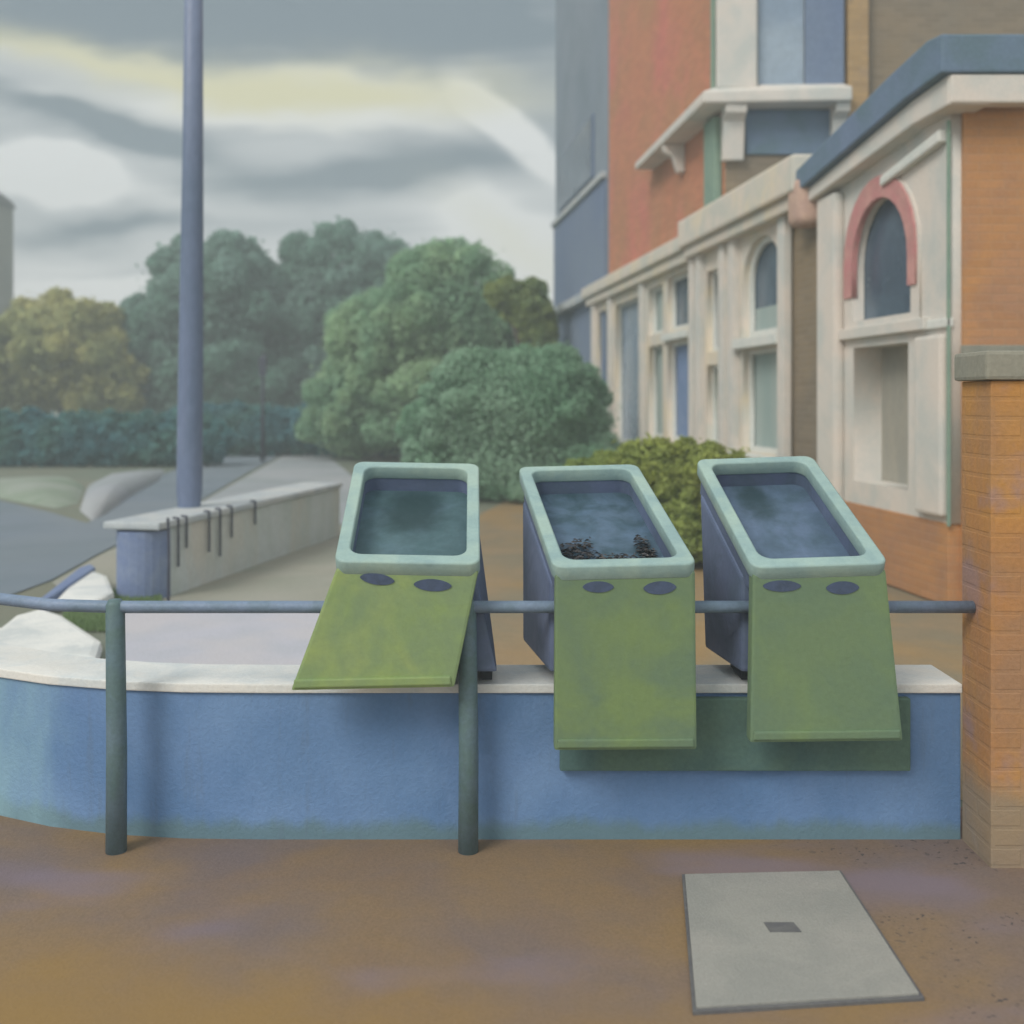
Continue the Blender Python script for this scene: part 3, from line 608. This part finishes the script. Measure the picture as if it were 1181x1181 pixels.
# ================================================================ TREES
def tree(name, label, cat, px, d, lobes, n, leaf, m, trunk=True, group=None, seed=1, fill=.35):
    """lobes: (px, py, rx_px, ry_px, depth_ratio)"""
    rnd = random.Random(seed); x0 = (px - CX) / F * d
    root = empty(name, (x0, d, 0), label, cat, group); bm = bmesh.new()
    L = []
    for (a, b, rx, ry, k) in lobes:
        c = P(a, b, d); L.append((c, rx / F * d, rx / F * d * k, ry / F * d))
    # secondary clumps on each lobe's surface give an uneven outline
    C = []
    for c, rx, ry, rz in L:
        C.append((c, rx * .86, ry * .86, rz * .86, .5))
        for i in range(46):
            v = Vector((rnd.gauss(0, 1), rnd.gauss(0, 1), rnd.gauss(0, 1))).normalized()
            if v.z < -.5: continue
            s = rnd.uniform(.12, .26); C.append((c + Vector((v.x * rx * .84, v.y * ry * .84, v.z * rz * .84)), rx * s, ry * s, rz * s, .30))
    wt = [(a[1] * a[3]) ** 1.0 for a in C]; tot = sum(wt); verts = []; faces = []
    for (c, rx, ry, rz, fl), q in zip(C, wt):
        for i in range(int(n * q / tot)):
            v = Vector((rnd.gauss(0, 1), rnd.gauss(0, 1), rnd.gauss(0, 1))).normalized(); r = 1 - fl * rnd.random() ** 1.6
            if rnd.random() < .09: r += rnd.random() ** 2 * .30
            p = c + Vector((v.x * rx * r, v.y * ry * r, v.z * rz * r))
            if p.z < .05: p.z = rnd.uniform(.05, .5)
            s = leaf * rnd.uniform(.55, 1.35)
            e = Vector((rnd.gauss(0, 1), rnd.gauss(0, 1), rnd.gauss(0, .7))).normalized()
            nn = (v * .8 + Vector((rnd.gauss(0, .6), rnd.gauss(0, .6), rnd.gauss(.25, .6)))).normalized(); e = (e - nn * e.dot(nn)).normalized(); g = nn.cross(e)
            b0 = len(verts); verts += [p - e * s, p - g * s * .45, p + e * s, p + g * s * .45]; faces.append((b0, b0 + 1, b0 + 2, b0 + 3))
    bm.free(); me = bpy.data.meshes.new('crown'); me.from_pydata(verts, [], faces); link('crown', me, m, root)
    if trunk:
        bm = bmesh.new(); h = min(c.z for c, *_ in L); top = max(c.z for c, *_ in L)
        tube(bm, [(x0, d, -.05), (x0 + .1, d, h * .5), (x0, d, h)], [.05 * h + .12, .04 * h + .08, .03 * h + .05], 10)
        for c, rx, ry, rz in L:
            for i in range(3):
                e = c + Vector((rnd.uniform(-.5, .5) * rx, rnd.uniform(-.5, .5) * ry, rnd.uniform(.0, .5) * rz)); s0 = Vector((x0, d, h * .75)); mid = s0.lerp(e, .5) + Vector((0, 0, .2))
                tube(bm, [s0, mid, e], [.035 * h + .04, .02 * h + .03, .02], 7)
        fin(bm, 'trunk', M_bark, root, smooth=True)
    return root
m_blue = leafmat('blue_green_leaves', (.21, .37, .29), (.28, .43, .37))
m_mid = leafmat('mid_green_leaves', (.31, .50, .33), (.42, .58, .36))
m_shr = leafmat('shrub_leaves', (.27, .46, .31), (.37, .54, .40))
m_oliv = leafmat('olive_leaves', (.54, .52, .22), (.42, .45, .21))
m_dark = leafmat('dark_teal_leaves', (.12, .29, .33), (.13, .28, .24))
m_hedge = leafmat('yellow_green_leaves', (.40, .45, .12), (.30, .40, .14))
m_yel = leafmat('faded_olive_leaves', (.33, .40, .14), (.26, .36, .18))
GT = 'trees beyond the road'
tree('broadleaf_tree', 'olive yellow rounded tree beside the tower block at far left', 'tree', 70, 42, [(70, 405, 78, 70, 1), (20, 440, 60, 55, 1), (120, 440, 50, 60, 1)], 36000, .18, m_oliv, group=GT, seed=2)
tree('broadleaf_tree', 'dark blue green tree directly behind the tall lamp post', 'tree', 235, 44, [(245, 350, 85, 82, 1), (195, 400, 62, 75, 1), (275, 310, 42, 42, 1), (250, 440, 90, 70, 1)], 90000, .14, m_blue, group=GT, seed=3)
tree('broadleaf_tree', 'tallest blue green tree right of the lamp post behind the mid green one', 'tree', 400, 46, [(395, 335, 82, 82, 1), (355, 380, 66, 80, 1), (445, 350, 60, 75, 1), (370, 440, 80, 70, 1)], 90000, .14, m_blue, group=GT, seed=4)
tree('broadleaf_tree', 'broad mid green tree rising behind the leftmost bin', 'tree', 500, 31, [(520, 365, 90, 88, 1), (445, 420, 80, 85, 1), (410, 475, 66, 62, 1), (580, 385, 60, 70, 1), (520, 470, 110, 70, 1)], 140000, .085, m_mid, group=GT, seed=5)
tree('broadleaf_tree', 'small yellow green tree tip beside the grey building', 'tree', 612, 27, [(608, 355, 30, 34, .8), (622, 390, 22, 45, .8), (585, 340, 26, 22, .8)], 16000, .09, m_yel, group=GT, seed=6)
tree('rounded_shrub', 'large rounded green shrub between the trees and the cream bays', 'shrub', 585, 19, [(590, 470, 118, 78, .8), (530, 500, 72, 60, .8), (650, 500, 62, 70, .8), (590, 540, 130, 60, .7)], 150000, .045, m_shr, trunk=False, seed=7)
tree('hedge', 'dark teal hedge along the far side of the road at left', 'hedge', 60, 28, [(a, 512, 50, 38, .5) for a in range(-140, 240, 45)], 26000, .16, m_dark, trunk=False, seed=8)
tree('hedge', 'dark green hedge under the trees right of the lamp post', 'hedge', 300, 33, [(a, 500, 45, 34, .5) for a in range(230, 480, 42)], 18000, .17, m_dark, trunk=False, seed=9)
tree('rounded_shrub', 'yellow green shrub in front of the cream bay windows', 'shrub', 780, 11.5, [(745, 545, 55, 45, .7), (800, 555, 60, 50, .7), (850, 565, 50, 46, .7), (700, 580, 60, 60, .7), (780, 620, 120, 60, .6)], 60000, .042, m_hedge, trunk=False, seed=10)
tree('broadleaf_tree', 'dark tree standing off beyond the hedge at the far left', 'tree', -90, 40, [(-90, 400, 70, 80, 1), (-140, 430, 70, 70, 1)], 9000, .30, m_oliv, group=GT, seed=12)

# ================================================================ HAZE
bm = bmesh.new(); box(bm, -60, 60, -8, 75, -1.1, 17.2)
me = bpy.data.meshes.new('haze'); bmesh.ops.recalc_face_normals(bm, faces=bm.faces[:]); bm.to_mesh(me); bm.free()
hm = bpy.data.materials.new('haze_air'); hm.use_nodes = True; t = NT(hm.node_tree)
pv = t.n('ShaderNodeVolumePrincipled'); pv.inputs['Color'].default_value = (.86, .945, .95, 1); pv.inputs['Density'].default_value = .008
o = t.n('ShaderNodeOutputMaterial'); t.t.links.new(pv.outputs[0], o.inputs['Volume'])
HAZE = link('haze', me, hm); tag(HAZE, 'thin pale haze filling the air of the street', 'haze', kind='stuff')
